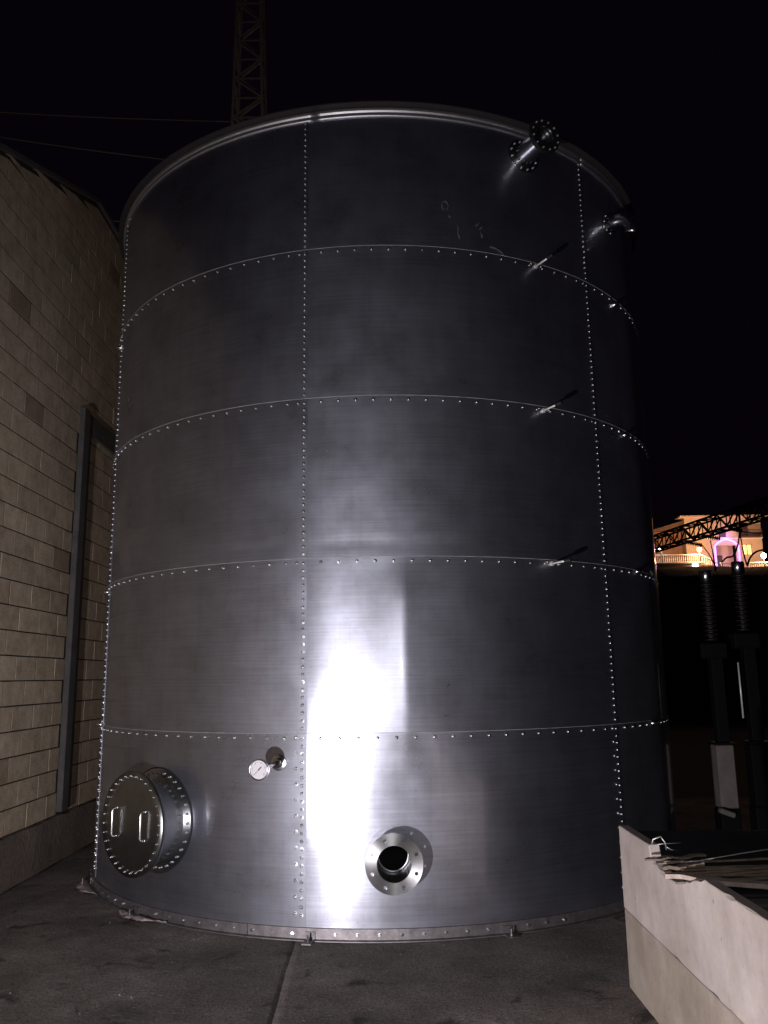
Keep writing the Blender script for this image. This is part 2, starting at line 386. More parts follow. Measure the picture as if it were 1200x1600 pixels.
# bolts
def bolt_mesh(name, r, h, mt, dome=True):
    m = MB()
    m.lathe([(r*1.22, 0), (r*1.18, h*.16), (r, h*.17)], 10, smooth=False)
    m.lathe([(r, h*.17), (r*.96, h*.62), (r*.72, h*.88), (r*.34, h), (0.0001, h*1.02)] if dome else [(r, h*.17), (r, h), (.0001, h)], 6 if not dome else 8, smooth=dome)
    return m.mesh(name, mt)
bm_small = bolt_mesh('bolt', .0125, .014, M_bolt)
def loc_bolt(a, z, dr=.0005): return frame(a, z, dr+(dent(a, z) if .1 < z < 2.93 and a < .69 else 0)) @ Matrix.Rotation(random.uniform(-.3, .3), 4, 'Z') @ Matrix.Rotation(random.gauss(0, .07), 4, 'X') @ Matrix.Rotation(random.gauss(0, .07), 4, 'Y')
bolts = []
for si in (0, 1, 2):
    a = seams[si]
    for ri in range(5):
        z0, z1 = Zs[ri], Zs[ri+1]
        if ri == 0: z0 = .075
        n = 23 if ri else 23
        for k in range(n):
            z = z0+.01+(z1-z0-.02)*(k+.5)/n
            bolts.append((a, z))
            if ri == 0 and k % 2 == 0: bolts.append((a-.05/TR, z+.012))
for ri in range(1, 5):
    for si in range(-1, 3):
        a0, a1 = (seams[si] if si >= 0 else seams[0]-.36), (seams[si+1] if si < 2 else seams[2]+.60)
        n = max(2, round((a1-a0)*TR/.153))
        for k in range(1, n):
            bolts.append((a0+(a1-a0)*k/n, Zs[ri]-.036))
        if si >= 0: bolts.append((a0-.055/TR, Zs[ri]-.036))
bolts.sort(key=lambda q: (cyl(q[0], TR, q[1])-Vector((0,0,EYE))).length)
for a, z in bolts[:250]:
    link('bolt', bm_small, tank, loc_bolt(a, z))
m_ = MB(); bv = [v.co.copy() for v in bm_small.vertices]; bf = [tuple(p.vertices) for p in bm_small.polygons]; bs = [p.use_smooth for p in bm_small.polygons]
for a, z in bolts[250:]:
    M = loc_bolt(a, z); n = len(m_.v)
    m_.v += [tuple(M @ v) for v in bv]; m_.f += [tuple(i+n for i in f) for f in bf]; m_.sm += bs
tag(m_.build('bolt', M_bolt, tank), kind='stuff')

# rim angle round the top: upright leg in two lips with a groove, leg turned outward
def ring(prof, a0, a1, n, mt, name, parent=tank, closed=True):
    vs = [cyl(a0+(a1-a0)*i/n, r, z) for i in range(n+1) for r, z in prof]; m = len(prof); fs = []
    for i in range(n):
        for k in range(m if closed else m-1):
            fs.append((i*m+k, i*m+(k+1) % m, (i+1)*m+(k+1) % m, (i+1)*m+k))
    if closed: fs += [tuple(range(m)), tuple(n*m+k for k in range(m))]
    mb = MB(); mb.add(vs, fs); return mb.build(name, mt, parent)
t_ = TR
for k in range(7):
    a = A0-DA+.05+k*2*PI/7+.0006; c = a+2*PI/7-.0012
    lip = lambda za, zb, d: [(t_+.004+d*math.sin(PI*q/6)**.7, za+(zb-za)*(1-math.cos(PI*q/6))/2) for q in range(0, 7)]
    ro = ring(lip(7.108, 7.155, .016)+lip(7.160, 7.206, .018), a, c, 48, M_rim, 'rim_angle')
    ro.data.polygons.foreach_set('use_smooth', [True]*len(ro.data.polygons))
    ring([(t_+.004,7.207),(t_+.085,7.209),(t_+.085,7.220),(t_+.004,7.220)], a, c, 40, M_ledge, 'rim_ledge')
# base angle with its bolts
for k in range(7):
    a = A0-DA-.12+k*2*PI/7+.001; c = a+2*PI/7-.002
    ring([(t_+.002,-.058),(t_+.05,-.058),(t_+.05,-.050),(t_+.014,-.048),(t_+.012,.028),(t_+.002,.030)], a, c, 40, M_galv, 'base_angle')
bb = bolt_mesh('base_bolt', .010, .018, M_bolt, False)
for k in range(34):
    a = -1.3+k*.0535
    if a < 1.2: link('base_bolt', bb, tank, loc_bolt(a, -.012, .012))
# anchor clips
for a in (-1.1678, -.7354, -.1838, .2991, .7178):
    F = frame(a, 0, 0)
    c = empty('anchor_bracket'); c.parent = tank
    m_ = MB(); m_.box((0, GZ+.004+.005, .085), (.075, .010, .12)); m_.box((0, GZ+.035, .0235), (.075, .06, .009)); m_.build('clip_plate', M_galv, c)
    m_ = MB(); m_.lathe([(.013,0),(.013,.016),(.007,.017),(.007,.05),(.0001,.05)], 8, Matrix.Translation((0, GZ+.014, .10)) @ Matrix.Rotation(-PI/2, 4, 'X'), False); m_.build('anchor_bolt', M_bolt, c)
    c.matrix_local = F
# membrane edge sticking out from under the base at the left
for a0, a1, wdt in ((-1.20, -1.0, .16), (-.80, -.60, .13)):
    m_ = MB(); n = 26; vs = []
    for i in range(n+1):
        s = i/n; a = a0+(a1-a0)*s; w = wdt*math.sin(PI*min(1, s*1.1+.08))**.7*(.45+.55*abs(noise.noise((i*.5, a0*9, 0)))+.2)
        for k in range(6):
            t = k/5
            vs.append(cyl(a, TR+.045+w*t, GZ+.012+.022*math.sin(PI*t)*abs(noise.noise((i*.45, k*.9, a0)))+.006*noise.noise((i*1.3, k*1.7, 4))))
    m_.add(vs, [(i*6+k, (i+1)*6+k, (i+1)*6+k+1, i*6+k+1) for i in range(n) for k in range(5)], True)
    m_.build('membrane_edge', M_film, tank)

# --- manhole
mh = empty('manhole'); mh.parent = tank; mh['label'] = 'round flanged manhole with bolted lid and two handles'
MR = .397; MD = .28
m_ = MB()
# neck follows the shell: start well inside the shell
m_.lathe([(MR-.055, -.25), (MR-.055, MD-.03)], 96)
m_.build('neck', M_neck, mh)
# reinforcing ring on the shell, curved with it
def shellring(ro, ri, z0, z1, n=72):
    mb = MB(); vs = []; fs = []
    a0 = MHA
    for i in range(n):
        t = 2*PI*i/n
        for r, d in ((ri, z0), (ri, z1), (ro, z1), (ro, z0)):
            x = r*math.cos(t); y = r*math.sin(t); dd = math.sqrt(max(0, (TR+d)**2-x*x))-TR
            vs.append((x, y, dd))
    for i in range(n):
        for k in range(4):
            j = (i+1) % n; fs.append((i*4+k, i*4+(k+1) % 4, j*4+(k+1) % 4, j*4+k))
    mb.add(vs, fs); return mb
MHA = -.668
shellring(MR+.03, MR-.06, -.004, .012).build('reinforcing_ring', M_neck, mh)
shellring(MR+.042, MR-.05, -.006, .006).build('gasket', M_rubber, mh)
mb_ = bolt_mesh('ring_bolt', .0095, .018, M_bolt)
for k in range(32):
    t = 2*PI*k/32; r = MR-.005; x = r*math.cos(t); y = r*math.sin(t)
    dd = math.sqrt(TR*TR-x*x)-TR+.012
    link('bolt', mb_, mh, Matrix.Translation((x, y, dd)) @ Matrix.Rotation(math.asin(x/TR)+random.gauss(0,.09), 4, 'Y') @ Matrix.Rotation(random.gauss(0,.09), 4, 'X'))
m_ = MB(); m_.lathe([(MR-.055,MD-.045),(MR+.03,MD-.045),(MR+.03,MD-.027),(MR-.055,MD-.027)], 96, close=True, smooth=False); m_.build('flange', M_neck, mh)
m_ = MB(); m_.lathe([(MR-.05,MD-.027),(MR+.024,MD-.027),(MR+.024,MD-.022),(MR-.05,MD-.022)], 96, close=True, smooth=False); m_.build('gasket', M_rubber, mh)
# lid: flat plate with slight dishing
cov = MB(); cov.lathe([(MR+.03,MD-.022),(MR+.03,MD-.008),(MR-.05,MD-.006),(MR-.08,MD-.002),(MR*.5,MD+.001),(.001,MD+.002)], 96); cov = cov.build('lid', M_dull, mh)
for k in range(32):
    t = 2*PI*(k+.35)/32; r = MR-.008
    link('bolt', mb_, mh, Matrix.Translation((r*math.cos(t), r*math.sin(t), MD-.007)) @ Matrix.Rotation(random.gauss(0,.10), 4, 'Y') @ Matrix.Rotation(random.gauss(0,.10), 4, 'X'))
for x0 in (-.20, .20):
    m_ = MB(); pts = []
    hy = .115; rc = .02; dh = .045
    pts += [(x0, -hy, MD-.004), (x0, -hy, MD+dh-rc)]
    for q in range(1, 5): t = PI/2*q/4; pts.append((x0, -hy+rc*(1-math.cos(t)), MD+dh-rc+rc*math.sin(t)))
    for q in range(0, 5): t = PI/2*q/4; pts.append((x0, hy-rc+rc*math.sin(t), MD+dh-rc+rc*math.cos(t)))
    pts += [(x0, hy, MD-.004)]
    m_.tube(pts, .0075, 10)
    for s_ in (-1, 1): m_.lathe([(.014,0),(.014,.006),(.009,.007)], 12, Matrix.Translation((x0, s_*hy, MD-.003)))
    m_.build('handle', M_bright, mh)
mh.matrix_local = frame(-.668, .748, 0)

# --- gauge on a stem
gg = empty('pressure_gauge'); gg.parent = tank; gg['label'] = 'small white dial gauge on a horizontal stem'
m_ = MB(); m_.lathe([(.001,.006),(.062,.006),(.066,.004),(.066,-.004)], 32); m_.lathe([(.04,.006),(.04,.02),(.022,.022)], 20); m_.build('mounting_plate', M_bright, gg)
m_ = MB(); m_.tube([(0,0,.01),(0,-.004,.12),(0,-.012,.25),(0,-.016,.35)], .0135, 12); m_.tube([(0,-.008,.17),(0,-.010,.215)], .021, 6, smooth=False); m_.build('stem', M_bright, gg)
G = Matrix.Translation((0,-.016,.385))
gd = MB(); gd.lathe([(.001,-.034),(.062,-.034),(.077,-.028),(.080,.0),(.080,.012),(.074,.014),(.070,.009)], 40, G); gd.build('gauge_case', M_bright, gg)
m_ = MB(); m_.lathe([(.0001,.0065),(.0715,.0065)], 40, G, smooth=False); face = m_.build('dial', M_dial, gg)
m_ = MB()
for k in range(27):
    t = R_(225-k*270/26); L = .012 if k % 5 == 0 else .006
    m_.box(G @ Vector(((.060-L/2)*math.cos(t), (.060-L/2)*math.sin(t), .0075)), (L, .0016 if k % 5 else .003, .001), Matrix.Rotation(t, 3, 'Z'))
m_.build('scale_marks', M_ink, face)
m_ = MB(); m_.box(G @ Vector((-.006,-.006,.0105)), (.088,.0028,.001), Matrix.Rotation(R_(225), 3, 'Z')); m_.box(G @ Vector((.011,.011,.0107)), (.028,.008,.001), Matrix.Rotation(R_(45), 3, 'Z')); m_.lathe([(.005,.008),(.005,.012),(.0001,.012)], 12, G); m_.build('needle', M_ink, face)
gg.matrix_local = frame(-.272, 1.265, .002)

# --- open flanged outlet, lower middle
nz_ = empty('outlet_nozzle'); nz_.parent = tank; nz_['label'] = 'open flanged pipe outlet with eight bolt holes'
def flange_with_holes(ro, ri, bc, hr, nh, z0, z1, off=.5, seg=8):
    """flat ring with real bolt holes: sectors around each hole"""
    mb = MB(); n = nh*seg
    def pt(t, r, z): return (r*math.cos(t), r*math.sin(t), z)
    for h in range(nh):
        tc = 2*PI*(h+off)/nh; half = PI/nh
        per = []
        m = seg
        for i in range(m): per.append((ro, tc-half+2*half*i/m))
        for i in range(m): per.append((ri, tc+half-2*half*i/m))
        # add radial edges implicitly; hole vertices matched by angle
        outer = [Vector((r*math.cos(t), r*math.sin(t), 0)) for r, t in per]
        # mid points on the radial edges
        c = Vector((bc*math.cos(tc), bc*math.sin(tc), 0))
        outer2 = outer[:m]+[Vector((ro*math.cos(tc+half), ro*math.sin(tc+half), 0)), Vector((bc*math.cos(tc+half), bc*math.sin(tc+half), 0))]+outer[m:]+[Vector((ri*math.cos(tc-half), ri*math.sin(tc-half), 0)), Vector((bc*math.cos(tc-half), bc*math.sin(tc-half), 0))]
        K = len(outer2)
        hole = []
        for v in outer2:
            d = (v-c).normalized(); hole.append(c+d*hr)
        for z, in ((z1,), (z0,)):
            vs = [(v.x, v.y, z) for v in outer2]+[(v.x, v.y, z) for v in hole]
            mb.add(vs, [(i, (i+1) % K, K+(i+1) % K, K+i) for i in range(K)])
        vs = [(v.x, v.y, z) for z in (z0, z1) for v in hole]
        mb.add(vs, [(i, (i+1) % K, K+(i+1) % K, K+i) for i in range(K)], True)
    mb.lathe([(ro, z0), (ro, z1)], n*1, smooth=True); mb.lathe([(ri, z0), (ri, z1)], n*1, smooth=True)
    return mb
flange_with_holes(FR, HR, .182, .0135, 8, ND-.026, ND).build('flange', M_mach, nz_)
m_ = MB(); m_.lathe([(HR+.006,-.25),(HR+.006,ND-.026)], 64); m_.lathe([(HR-.0005,-.25),(HR-.0005,ND-.0)], 64); m_.build('pipe', M_neck, nz_)
MHA = .02
shellring(HR+.10, HR+.001, -.004, .004).build('weld_pad', M_sheet, nz_)
m_ = MB(); m_.lathe([(HR-.002,-.12),(HR-.018,-.12),(HR-.018,-.135),(HR-.002,-.135)], 48, close=True); m_.build('inner_lip', M_neck, nz_)
nz_.matrix_local = frame(.02, .540, 0)

# --- sampling rods with black caps, one below each seam
for z in (5.756, 4.318, 2.901):
    rd = empty('sensor_rod'); rd.parent = tank
    m_ = MB(); m_.tube([(0,0,-.01),(0,0,.18)], .0095, 12); m_.lathe([(.022,0),(.022,.014),(.012,.016)], 6, smooth=False); m_.build('tube', M_rod, rd)
    m_ = MB(); m_.lathe([(.0001,.18),(.016,.18),(.020,.19),(.020,.245),(.015,.255),(.0001,.256)], 14); m_.build('cap', M_rubber, rd)
    rd.matrix_local = frame(.490, z, .004)
    # pairs of clamp bolts beside it
    for dx in (-.055, .06): link('bolt', mb_, rd, Matrix.Translation((dx, .012, 0)))
# small threaded couplings at the right of the same seams
for a, z in ((.873, 5.712), (.875, 4.299), (.895, 2.916), (.93, 1.466), (-1.135, 1.50), (-1.14, 2.86), (-1.14, 5.62)):
    m_ = MB(); m_.lathe([(.0001,.055),(.019,.055),(.020,.0)], 12); m_.lathe([(.026,.0),(.026,.012),(.018,.014)], 6, smooth=False)
    m_.build('coupling', M_bright, tank, frame(a, z, .002))

# --- flanged nozzle near the rim
un = empty('inlet_nozzle'); un.parent = tank; un['label'] = 'short flanged inlet stub just under the rim'
m_ = MB(); m_.lathe([(.105,-.05),(.105,.33)], 40); m_.build('pipe', M_bright, un)
for nm, z0, z1 in (('base_flange', .002, .014), ('outer_flange', .325, .345)):
    m_ = MB(); m_.lathe([(.09,z0),(.17,z0),(.17,z1),(.09,z1)], 40, close=True, smooth=False); m_.build(nm, M_rubber if z0 > .1 else M_neck, un)
m_ = MB(); m_.lathe([(.094,.346),(.165,.346),(.165,.362),(.094,.362)], 40, close=True, smooth=False); m_.build('end_flange', M_rubber, un)
m_ = MB(); m_.lathe([(.0001,.31),(.093,.31)], 40, smooth=False); m_.lathe([(.093,.25),(.093,.362)], 40); m_.build('end_disc', M_neck, un)
for k in range(12):
    t = 2*PI*(k+.5)/12
    link('bolt', mb_, un, Matrix.Translation((.145*math.cos(t), .145*math.sin(t), .014)))
    link('bolt', mb_, un, Matrix.Translation((.145*math.cos(t), .145*math.sin(t), .362)))
un.matrix_local = frame(.465, 6.905, 0)

# --- overflow elbow further round
el = empty('overflow_elbow'); el.parent = tank
m_ = MB(); pts = [(0,0,-.02),(0,0,.13)]
for q in range(1, 12): t = PI*.62*q/11; pts.append((.0, -.15*(1-math.cos(t)), .13+.15*math.sin(t)))
m_.tube(pts, .074, 24); m_.build('elbow_pipe', M_bright, el)
m_ = MB(); m_.lathe([(.07,.004),(.105,.004),(.105,.014),(.07,.014)], 28, close=True, smooth=False); m_.lathe([(.0745,.105),(.079,.107),(.079,.117),(.0745,.119)], 28); m_.build('collar', M_neck, el)
for k in range(6):
    t = 2*PI*k/6; link('bolt', mb_, el, Matrix.Translation((.092*math.cos(t), .092*math.sin(t), .014)))
el.matrix_local = frame(.868, 6.62, 0)

# --- bits of glue and chalk left by label tape on the top rings
m_ = MB()
def mark(a, z, pts, r=.004):
    F = frame(a, z, .006); m_.tube([F @ Vector((x, y, 0)) for x, y in pts], r, 5)
mark(.20, 6.22, [(.03*math.cos(t/6), .045*math.sin(t/6)) for t in range(-6, 27)], .005)
mark(.21, 6.10, [(0,.03),(.01,.0)], .006); mark(.235, 5.98, [(0,.07),(.01,.02),(.005,-.03),(.02,-.08)], .005)
mark(.30, 6.08, [(-.02,-.03),(.03,.03)], .005); mark(.31, 6.05, [(-.02,-.03),(.03,.03)], .004); mark(.308, 5.96, [(0,.03),(.012,-.02)], .006)
mark(.36, 5.83, [(-.08,.03),(-.02,.02),(.03,0),(.06,-.03)], .006)
m_.build('glue_mark', mat('dried_glue', (.10,.095,.10), .7), tank)

# ------------------------------------------------------------------ block building on the left
WX = -3.78
bld = empty('block_building', (WX, 8, GZ)); tag(bld, 'tan concrete block building with a gable end wall beside the steel tank', 'building')
def kid(o): o.parent = bld; o.matrix_parent_inverse = Matrix.Translation((-WX, -8, -GZ)); return o
def top(y):  # gable outline
    return 8.18-abs(y-9.95)*(.40 if y < 9.95 else .02)
prof = [(-2, top(-2)), (9.95, top(9.95)), (15, top(15))]
m_ = MB()
vs = []; 
for x in (WX-.25, WX+.0035):
    vs += [(x, -2, GZ), (x, 15, GZ)]+[(x, y, z) for y, z in reversed(prof)]
k_ = 5
m_.add(vs, [tuple(range(k_)), tuple(range(k_, 2*k_))]+[(i, (i+1) % k_, k_+(i+1) % k_, k_+i) for i in range(k_)])
kid(m_.build('wall', M_mort))
m_ = MB(); m_.box((WX-.10+.06, 6.5, (GZ+.42)/2-.0), (.2, 17, .42-GZ)); pl = m_
# footing: rough upper edge
vs = []; fs = []; n = 120
for i in range(n+1):
    y = -2+17*i/n; h = .45+.025*noise.noise((y*3, 0, 0))+.012*noise.noise((y*11, 2, 0)); p = .028+.012*noise.noise((y*2, 5, 0))
    vs += [(WX-.01, y, h), (WX+p, y, h-.015), (WX+p+.01, y, GZ), (WX-.2, y, GZ)]
for i in range(n):
    for k in range(3): fs.append((i*4+k, i*4+k+1, (i+1)*4+k+1, (i+1)*4+k))
m_ = MB(); m_.add(vs, fs); kid(m_.build('footing', M_plinth))
# blocks 0.5 x 0.25, running bond
bmesh_ = []
for v in range(4):
    m_ = MB(); m_.cbox((0,0,0), (.05, .486, .236), .0012); bmesh_.append(m_.mesh('block', M_blk))
half = MB(); half.cbox((0,0,0), (.05, .239, .239), .006); half = half.mesh('block', M_blk)
st = MB(); st.cbox((0,0,0), (.05, .489, .239), .006); st = st.mesh('stained_block', M_blk2)
CY0, CY1 = 9.80, 10.18   # column zone
stuffm = MB(); nblk = 0
cells = []
for c in range(31):
    z = .45+.125+.25*c
    off = .25*(c % 2)
    y = -2+off
    while y < 15:
        y2 = y+.5
        if z-.12 < max(top(y), top(y2))-.05: cells.append((y, y2, z))
        y = y2
cells.sort(key=lambda q: (abs((q[0]+q[1])/2-9.2), q[2]))
def place(y0, y1, z):
    global nblk
    L = y1-y0
    if L < .06: return
    if z < 5.05 and y0 < CY1 and y1 > CY0:   # column stands here below the beam
        if y0 < CY0-.06: place(y0, CY0, z)
        if y1 > CY1+.06: place(CY1, y1, z)
        return
    x = WX-.018+random.uniform(-.0015, .002)
    c = Vector((x, (y0+y1)/2, z))
    ta, tb = top(y0)-.035, top(y1)-.035
    if z+.12 > min(ta, tb):     # block cut to the slope of the gable
        zb0 = z-.12; za, zb = max(zb0+.004, min(z+.12, ta)), max(zb0+.004, min(z+.12, tb))
        m = MB(); X0, X1 = x-.025, x+.025
        m.add([(X0,y0+.006,zb0),(X1,y0+.006,zb0),(X1,y1-.006,zb0),(X0,y1-.006,zb0),(X0,y0+.006,za),(X1,y0+.006,za),(X1,y1-.006,zb),(X0,y1-.006,zb)], [(0,1,2,3),(4,5,6,7),(0,1,5,4),(1,2,6,5),(2,3,7,6),(3,0,4,7)])
        kid(m.build('block', M_blk)) if 6.4 < y0 < 11 else stuffm.add(m.v, m.f)
        return
    if nblk < 262 and 6.6 < y0 < 12.2:
        me = random.choice(bmesh_) if L > .4 else half
        if random.random() < .025 and L > .4: me = st
        o = link('block', me, None, Matrix.Translation(c) @ Matrix.Rotation(random.gauss(0, .004), 4, 'Z') @ Matrix.Rotation(random.gauss(0, .003), 4, 'X'))
        if L <= .4 or L < .5-.01: o.scale = (1, (L-.011)/(.489 if me is not half else .239), 1)
        kid(o); nblk += 1
    else:
        stuffm.cbox(c, (.05, L-.011, .239), .006)
for q in cells: place(*q)
tag(kid(stuffm.build('block', M_blk)), kind='stuff')
# column and sloping beam over it
m_ = MB(); m_.cbox((WX+.025, 9.90, 2.89), (.09, .19, 4.82), .008); m_.cbox((WX+.012, 10.085, 2.89), (.04, .16, 4.82), .006); kid(m_.build('column', M_conc))
m_ = MB(); m_.cbox((WX+.015, 12.5, 5.16), (.05, 4.6, .26), .008); kid(m_.build('beam', M_conc))
# verge coping on the gable
m_ = MB()
for (ya, yb) in ((-2.2, 9.95), (9.95, 15.2)):
    za, zb = top(ya)+.02, top(yb)+.02
    for q in range(12):
        y0 = ya+(yb-ya)*q/12; y1 = ya+(yb-ya)*(q+1)/12-.012; z0 = za+(zb-za)*q/12; z1 = za+(zb-za)*(q+1)/12
        m_.add([(WX-.3,y0,z0),(WX+.05,y0,z0),(WX+.05,y0,z0+.05),(WX-.3,y0,z0+.05),(WX-.3,y1,z1),(WX+.05,y1,z1),(WX+.05,y1,z1+.05),(WX-.3,y1,z1+.05)],
               [(0,1,2,3),(4,5,6,7),(0,1,5,4),(1,2,6,5),(2,3,7,6),(3,0,4,7)])
kid(m_.build('coping', M_conc))
# hidden rest of the building so it is a solid volume
m_ = MB(); m_.box((WX-4.2, 6.5, 3.0), (7.8, 16.9, 6.1)); kid(m_.build('rear_mass', M_mort))

# ------------------------------------------------------------------ precast concrete bin on the right
BX = 1.55; BY1 = 5.84; BT = .936; BTH = .065
bin_ = empty('concrete_bin', (BX, 4, GZ)); tag(bin_, 'pale precast concrete panel bin at the lower right of the pavement', 'concrete bin')
def kb(o): o.parent = bin_; o.matrix_parent_inverse = Matrix.Translation((-BX, -4, -GZ)); return o
def panel(name, x0, x1, y0, y1, z0, z1, mt, chip=0.004, ny=90, nz=16, nick=()):
    """cast panel whose arris is nibbled here and there"""
    mb = MB(); vs = []; fs = []; zt0 = z1
    L = []
    def d(y, z, e):
        return chip*max(0, noise.noise((y*9, z*9, e*3.1+x0))-.12)*6
    nyv = ny
    for j in range(nyv+1):
        y = y0+(y1-y0)*j/nyv
        z1 = zt0
        if nick:      # piece broken out of the top edge
            z1 = zt0-.115*smooth(y, 4.25, 4.85)*(1-smooth(y, 5.17, 5.21))*(1-.35*smooth(y, 4.9, 5.2))+(.012*noise.noise((y*14, 1, 1)) if 4.3 < y < 5.2 else 0)
        k = d(y, z1, 1); k2 = d(y, z0, 2); k3 = .002*noise.noise((y*3, z1*4, 7))
        L.append([(x0+k3, y, z0+.004+k2), (x0+k3, y, (z0+z1)/2), (x0+k3, y, z1-.004-k), (x0+.004+k, y, z1), (x1-.004, y, z1-.001*noise.noise((y*4,0,0))), (x1, y, z1-.006), (x1, y, z0), (x0+.003+k2, y, z0)])
    for r in L: vs += r
    m = 8
    for j in range(nyv):
        for k in range(m): fs.append((j*m+k, j*m+(k+1) % m, (j+1)*m+(k+1) % m, (j+1)*m+k))
    fs += [tuple(range(m)), tuple(nyv*m+k for k in range(m))]
    mb.add(vs, fs); return mb.build(name, mt)
kb(panel('upper_panel', BX, BX+BTH, -.5, BY1, .423, BT, M_panel, ny=260, nick=(1,)))
kb(panel('lower_panel', BX+.002, BX+BTH+.03, -.5, BY1-.004, GZ, .419, M_panel2))
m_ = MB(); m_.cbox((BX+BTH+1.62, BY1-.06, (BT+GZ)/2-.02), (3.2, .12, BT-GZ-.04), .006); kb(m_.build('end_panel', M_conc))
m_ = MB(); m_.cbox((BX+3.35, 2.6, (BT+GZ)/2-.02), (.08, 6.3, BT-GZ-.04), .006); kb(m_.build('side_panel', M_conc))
# dark sheeting sagging over the far part of the bin
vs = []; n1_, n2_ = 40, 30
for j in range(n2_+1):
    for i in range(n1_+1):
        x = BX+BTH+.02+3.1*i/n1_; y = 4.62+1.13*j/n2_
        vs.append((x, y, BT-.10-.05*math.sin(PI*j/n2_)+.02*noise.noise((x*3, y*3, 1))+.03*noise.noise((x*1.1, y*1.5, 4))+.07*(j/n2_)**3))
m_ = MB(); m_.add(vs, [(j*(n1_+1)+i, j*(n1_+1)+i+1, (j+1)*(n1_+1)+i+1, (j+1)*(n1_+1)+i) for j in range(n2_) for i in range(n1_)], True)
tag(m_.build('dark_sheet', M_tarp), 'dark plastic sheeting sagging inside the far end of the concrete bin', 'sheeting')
# broken board lying across the rim, laths and sticks on top of it
def plank(name, p0, p1, w, th, mt, jag=.5, seed=0, n=14):
    p0, p1 = Vector(p0), Vector(p1); d = (p1-p0); u = d.normalized(); s = Vector((-u.y, u.x, 0)).normalized(); up = u.cross(s); up = up if up.z > 0 else -up
    vs = []
    for i in range(n+1):
        t = i/n; w0 = w*(1-jag*.5*(noise.noise((t*6, seed, 1))+.5)) ; w1 = w*(1-jag*.5*(noise.noise((t*5, seed, 5))+.5)); o = .012*noise.noise((t*4, seed, 9))
        c = p0+d*t+up*o
        if i == 0: w0 *= .25; w1 *= .5
        vs += [c-s*w0/2, c+s*w1/2, c+s*w1/2*.98+up*th, c-s*w0/2*.98+up*th]
    fs = [(i*4+k, i*4+(k+1) % 4, (i+1)*4+(k+1) % 4, (i+1)*4+k) for i in range(n) for k in range(4)]+[(0,1,2,3), tuple(n*4+k for k in range(4))]
    mb = MB(); mb.add(vs, fs); return mb.build(name, mt)
o = plank('torn_board', (BX-.045, 4.76, BT-.085), (BX+.50, 3.98, BT+.006), .10, .022, M_paper, .6, 3, 40)
tag(o, 'speckled torn chipboard strip lying across the bin rim, nearest the viewer', 'board')
lab = ['thin dark lath poking past the bin rim behind the torn chipboard strip',
       'pale straight lath lying just above the dark poking lath',
       'short blunt brown stick end on the rim beside the concrete lip',
       'long brown lath fanning to the right in the middle of the bundle',
       'splintered tan lath at the back of the bundle nearest the notched lip',
       'grey lath lying flat far right on the bin']
spec = [((BX-.03,4.66,BT-.095),(BX+1.2,4.74,BT-.06),.022,.010,.3), ((BX+.0,4.76,BT-.09),(BX+.50,4.76,BT-.06),.022,.010,.3),
        ((BX-.012,4.93,BT-.085),(BX+.22,4.93,BT-.06),.05,.018,.7), ((BX+.02,5.0,BT-.06),(BX+1.6,5.0,BT-.05),.018,.010,.3),
        ((BX-.06,5.08,BT-.065),(BX+.30,5.12,BT-.05),.06,.010,1.1), ((BX+.62,4.95,BT-.05),(BX+1.8,4.9,BT-.04),.03,.010,.4)]
for k, (a, b_, w, th, j) in enumerate(spec):
    tag(plank('lath', a, b_, w, th, M_lath, j, k+11), lab[k], 'lath', 'laths and sticks on the bin')
m_ = MB()
for k in range(18):
    y = 4.6+random.random()*.5; x = BX+.02+random.random()*.5; L = .25+random.random()*.9; a = random.uniform(-.05, .16)
    z = BT-.09+random.random()*.02
    m_.tube([(x, y, z), (x+L*.5, y+L*.5*a, z+.006), (x+L, y+L*a, z+random.uniform(-.02, .012))], [.003+random.random()*.003]*2+[.002], 5)
tag(m_.build('splinters', M_lath), kind='stuff')
# under the bundle: dark old board that carries it
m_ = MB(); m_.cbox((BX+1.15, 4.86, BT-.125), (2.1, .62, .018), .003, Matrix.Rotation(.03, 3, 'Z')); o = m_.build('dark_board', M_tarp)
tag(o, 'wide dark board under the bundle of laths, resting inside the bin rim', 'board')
# bent wire
m_ = MB(); m_.tube([(BX-.01,5.02,BT-.07),(BX+.2,4.98,BT-.05),(BX+.45,4.93,BT+.0),(BX+.66,4.9,BT+.035),(BX+.70,4.9,BT+.035),(BX+.715,4.9,BT+.015),(BX+.70,4.86,BT-.02)], .004, 8)
tag(m_.build('bent_wire', M_wire), 'bent galvanised wire hook rising to the right above the laths', 'wire')
# reinforcing wire curls at the notch
m_ = MB()
m_.tube([(BX+.02,5.22,BT-.02),(BX+.03,5.2,BT+.03),(BX+.075,5.2,BT+.045),(BX+.10,5.2,BT+.01),(BX+.105,5.2,BT-.03)], .005, 6)
m_.tube([(BX+.05,5.2,BT+.0),(BX+.10,5.2,BT+.004),(BX+.20,5.22,BT+.004)], .003, 6)
m_.tube([(BX+.10,5.2,BT-.01),(BX+.13,5.2,BT-.03),(BX+.17,5.2,BT-.035)], .003, 6)
tag(m_.build('wire_curl', M_wire), 'curled tie wire sticking up beside the far lip of the bin', 'wire')

